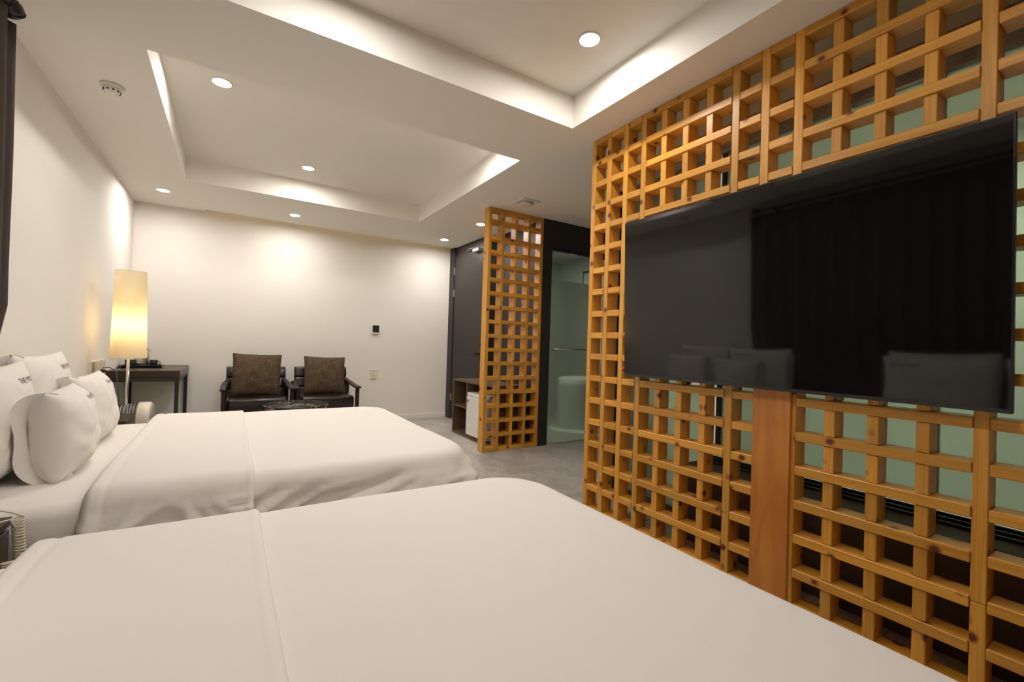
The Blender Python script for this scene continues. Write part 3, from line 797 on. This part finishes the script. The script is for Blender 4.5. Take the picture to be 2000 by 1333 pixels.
# ================================================================== SWITCH PLATES, OUTLETS, THERMOSTAT
def plate_thing(name, label, cat, y, z, w, hh): 
    t = thing(name, label, cat, (XL, y, z)); obj('plate', bx((0, -w/2, -hh/2), (.011, w/2, hh/2), .002), 'ivory', t); return t
p = plate_thing('key_card_switch', 'ivory wall plate with a dark card slot, first of four above the pillows', 'switch', 4.475, .772, .108, .122)
obj('card_slot', bx((.011, -.033, -.052), (.016, .033, .052), .002), 'grey_pl', p); obj('slot_hole', bx((.0145, -.006, -.010), (.0168, .006, .008)), 'black', p)
p = plate_thing('light_switch', 'ivory light switch plate between the card slot and the plugged outlet', 'switch', 4.590, .772, .108, .122)
for k in (-1, 1): obj('rocker', bx((.011, -.03, k*.026-.022), (.015, .03, k*.026+.022), .002), 'ivory', p)
def sockets(p, zz, front):
    for z in zz:
        if front == 'x':
            obj('socket_face', lathe(new(), [(.021, .010), (.021, .0125), (.018, .0125), (.017, .0115)], (0, 0, z), 'x', 20), 'ivory', p)
            b = new()
            for k in (-1, 1): lathe(b, [(.0032, .0115), (.0032, .013)], (0, k*.0085, z), 'x', 8)
            obj('pin_hole', b, 'black', p)
p = plate_thing('wall_outlet', 'ivory outlet plate with the black lamp plug in it', 'outlet', 4.702, .770, .108, .122); sockets(p, (-.026, .026), 'x')
pl = obj('plug', lathe(new(), [(.016, .0125), (.017, .02), (.013, .035), (.006, .045)], (0, 0, -.026), 'x', 16), 'black', p, True)
p = plate_thing('wall_outlet', 'ivory outlet plate nearest the desk, last of the four', 'outlet', 4.815, .770, .108, .122); sockets(p, (-.026, .026), 'x')
po = thing('wall_outlet', 'ivory outlet on the back wall to the right of the armchairs', 'outlet', (1.583, YB, .613))
obj('plate', bx((-.043, -.011, -.062), (.043, 0, .062), .002), 'ivory', po)
obj('socket_face', lathe(new(), [(.022, -.010), (.022, -.0125), (.018, -.0125), (.017, -.0115)], (0, 0, -.018), 'y', 20), 'ivory', po)
b = new()
for k in (-1, 1): lathe(b, [(.004, -.0115), (.004, -.0132)], (k*.0095, 0, -.018), 'y', 8)
obj('pin_hole', b, 'black', po)
obj('screw', lathe(new(), [(.004, -.0105), (.004, -.0125)], (0, 0, .035), 'y', 8), 'steel', po)
ts = thing('thermostat', 'small black thermostat panel on the white back wall', 'thermostat', (1.586, YB, 1.20))
obj('base', bx((-.044, -.022, -.060), (.044, 0, .055), .003), 'white_pl', ts)
obj('face', bx((-.042, -.026, -.038), (.042, -.022, .055), .002), 'black', ts)
b = new()
for i in range(2):
    for j in range(3): box(b, (-.03+.034*i, -.0272, -.028+.026*j), (-.004+.034*i, -.0258, -.010+.026*j))
obj('display', bx((-.034, -.0268, -.004), (.034, -.0258, .044)), 'tv_frame', ts)
b.free()

# ================================================================== ARMCHAIRS
def make_chair(label):
    t = thing('armchair', label, 'armchair', (.2485, 5.13, 0), group='dark leather armchairs')
    # local: x across (centre 0), y depth 0 front .. .66 back
    hw = .325
    sc = bx((-.272, .012, .300), (.272, .55, .430), .030, 3); st = obj('seat', sc, 'leather', t, True)
    pg = tube(new(), [(-.262, .020, .405), (0, .014, .408), (.262, .020, .405)], .006, 8); obj('seat_piping', pg, 'leather', st, True)
    b = new()
    zr = [(.400, .495), (.500, .607), (.612, .720)]
    for z0, z1 in zr:
        for k in range(3):
            xa = -.285+.19*k
            box(b, (xa+.0015, 0, z0), (xa+.1885, .075, z1), .016, 3)
    # lean back
    for v in b.verts: v.co.y += .44+(v.co.z-.40)*.30
    obj('backrest', b, 'leather', t, True)
    b = bx((-.288, .052, .30), (.288, .085, .722), .012, 2)
    for v in b.verts: v.co.y += .44+(v.co.z-.40)*.30
    obj('back_shell', b, 'leather', t, True)
    obj('front_rail', bx((-.285, .020, .215), (.285, .045, .300), .003), 'walnut', t)
    obj('rear_rail', bx((-.285, .56, .215), (.285, .585, .300), .003), 'walnut', t)
    for s in (-1, 1):
        x0, x1 = (s*.284, s*.319) if s > 0 else (s*.319, s*.284)
        arm = [(-.03, .516), (-.03, .534), (.14, .538), (.28, .548), (.42, .572), (.52, .596), (.535, .575), (.43, .548), (.29, .524), (.14, .512)]
        b = prism(new(), arm, x0-.012*(s < 0), x1+.012*(s > 0), 'x')
        for v in b.verts:
            if v.co.y > .25: v.co.x -= s*.05*((v.co.y-.25)/.28)**1.3
        obj('armrest', b, 'walnut', t)
        obj('leg', prism(new(), [(0, 0), (.034, 0), (.040, .515), (-.004, .515)], x0, x1, 'x'), 'walnut', t)
        obj('leg', prism(new(), [(.60, 0), (.635, 0), (.545, .56), (.500, .56)], x0, x1, 'x'), 'walnut', t)
        obj('side_rail', bx((x0+.004, .03, .215), (x1-.004, .57, .285), .003), 'walnut', t)
    return t
ch = make_chair('left leather armchair, the one with the larger brown cushion, beside the desk')
ch2 = copy_tree(ch); ch2.location.x = .911; ch2['label'] = 'right leather armchair, beside the wall outlet'
CW = .455
cf = pillow_surf(CW, CW, .15, 2.4, .045)
cu = thing('cushion', 'brown woven cushion propped upright in the left armchair', 'cushion', (.235, 5.455, .655), group='brown cushions on the armchairs')
cvr = obj('cover', pillow_bm(cf, 24), 'cushion', cu, True)
b = new()
loop = [cf(u, -1, 1) for u in [k/10-1 for k in range(20)]]+[cf(1, v, 1) for v in [k/10-1 for k in range(20)]]+[cf(-u, 1, 1) for u in [k/10-1 for k in range(20)]]+[cf(-1, -v, 1) for v in [k/10-1 for k in range(21)]]
obj('piping', tube(b, loop, .003, 6), 'cushion', cvr, True)
cu.rotation_euler = (math.radians(-14), 0, -PI/2)
cu.rotation_mode = 'XYZ'
cu.matrix_world = Matrix.Translation((.238, 5.452, .648)) @ Matrix.Rotation(math.radians(-15), 4, 'X') @ Matrix.Rotation(math.radians(1.5), 4, 'Y') @ Matrix.Rotation(-PI/2, 4, 'Z')
cu2 = copy_tree(cu); cu2['label'] = 'slightly smaller brown woven cushion propped in the right armchair'
cu2.matrix_world = Matrix.Translation((.915, 5.452, .636)) @ Matrix.Rotation(math.radians(-15), 4, 'X') @ Matrix.Rotation(math.radians(1), 4, 'Y') @ Matrix.Rotation(-PI/2, 4, 'Z') @ Matrix.Scale(.965, 4)

# ================================================================== ROUND MARBLE TABLE
tb = thing('round_table', 'round black marble side table on gold legs in front of the armchairs', 'table', (.545, 4.70, 0))
TR, TZ = .285, .425
obj('tabletop', lathe(new(), [(TR-.004, TZ-.022), (TR, TZ-.018), (TR, TZ-.004), (TR-.004, TZ)], n=64), 'marble', tb)
obj('gold_rim', lathe(new(), [(TR-.02, TZ-.034), (TR-.012, TZ-.034), (TR-.012, TZ-.0222), (TR-.02, TZ-.0222)], n=64), 'gold', tb)
for k in range(4):
    a = PI/4+k*PI/2+.2; r = TR-.03
    b = new(); box(b, (-.012, -.012, 0), (.012, .012, TZ-.034), .002)
    for v in b.verts:
        q = Matrix.Rotation(a, 3, 'Z') @ Vector((v.co.x+r-.02*(1-v.co.z/TZ), v.co.y, v.co.z)); v.co = q
    obj('leg', b, 'gold', tb)
obj('lower_ring', tube(new(), [((TR-.05)*math.cos(2*PI*k/48), (TR-.05)*math.sin(2*PI*k/48), .12) for k in range(49)], .006, 6), 'gold', tb, True)

# ================================================================== CABINET AND FRIDGE
cb = thing('open_cabinet', 'low dark wooden open cabinet with shelves under the dark door wall', 'cabinet', (2.25, 3.90, 0))
CL, CD, CH_ = .945, .385, .632
obj('top_panel', bx((0, 0, CH_-.020), (CD, CL, CH_), .001), 'cab', cb)
obj('bottom_panel', bx((0, 0, .0), (CD, CL, .030), .001), 'cab', cb)
obj('back_panel', bx((CD-.012, .0, .030), (CD, CL, CH_-.02)), 'cab_in', cb)
for y in (CL-.018, .60-.018, 0): obj('side_panel', bx((0, y, .030), (CD-.012, y+.018, CH_-.020), .001), 'cab', cb)
obj('shelf', bx((.003, .60, .318), (CD-.012, CL-.018, .336), .001), 'cab', cb)
fr = thing('mini_fridge', 'small white mini fridge inside the open cabinet behind the narrow pine screen', 'fridge', (2.25, 4.01, .030))
obj('body', bx((.035, 0, .012), (.33, .45, .478), .006, 2), 'fridge', fr)
obj('door', bx((-.012, 0, .016), (.032, .45, .440), .006, 2), 'fridge', fr)
obj('top_lid', bx((-.006, 0, .444), (.335, .45, .482), .006, 2), 'fridge', fr)
q = obj('badge', bx((-.0135, .405, .372), (-.0118, .432, .405)), 'black', fr); q['label'] = 'small dark badge'
obj('badge', bx((-.0135, .409, .345), (-.0118, .426, .362)), 'grey_pl', fr)
for y in (.03, .40): obj('foot', lathe(new(), [(.014, 0), (.014, .014)], (.06, y+.01, 0), n=12), 'black', fr)

# ================================================================== CURTAIN
cn = thing('curtain', 'dark taupe curtain hanging from a black rod at the left wall behind the near bed', 'curtain', (-.770, 1.0, 0))
def cur(s, t):
    y = -2.2+3.757*s; z = .03+2.235*t
    ph = y*2*PI/.155+.8*noise.noise(Vector((y*2, 0, 0)))
    amp = .034*(1-.35*t)
    edge = 0 if s < .985 else -.01
    k = min(1, max(0, (1.15-z)/.45)); k = k*k*(3-2*k); amp *= 1-.70*k
    return Vector((-.080*k+amp*math.sin(ph)+.008*(1-k)*noise.noise(Vector((y*3, z*1.2, 2))), y+.010*math.cos(ph)+.008*math.sin(z*2.2)*s, z))
b = new(); grid(b, cur, 380, 14)
o = obj('drape', b, 'curtain', cn, True); sdm = o.modifiers.new('thickness', 'SOLIDIFY'); sdm.thickness = .003
rd = thing('curtain_rod', 'black curtain rod with a carved round finial near the ceiling at the photo corner', 'curtain rod', (-.765, 2.465, 2.298))
obj('rod', tube(new(), [(0, -3.7, 0), (0, 0, 0)], .014, 14), 'black', rd, True)
obj('finial', lathe(new(), [(.016, .0), (.020, .006), (.014, .012), (.030, .024), (.036, .042), (.034, .058), (.022, .074), (.008, .082)], (0, 0, 0), 'y', 28), 'black', rd, True)
b = new()
for k in range(3):
    tube(b, [((.012+.026*math.sin(PI*q/12))*math.cos(k*2*PI/3+q*.25), .014+q*.0055, (.012+.026*math.sin(PI*q/12))*math.sin(k*2*PI/3+q*.25)) for q in range(12)], .0035, 6)
obj('finial_scroll', b, 'black', rd, True)
for y in (-.12, -1.9):
    obj('bracket', bx((-.115, y-.012, -.012), (-.012, y+.012, .012), .003), 'black', rd)
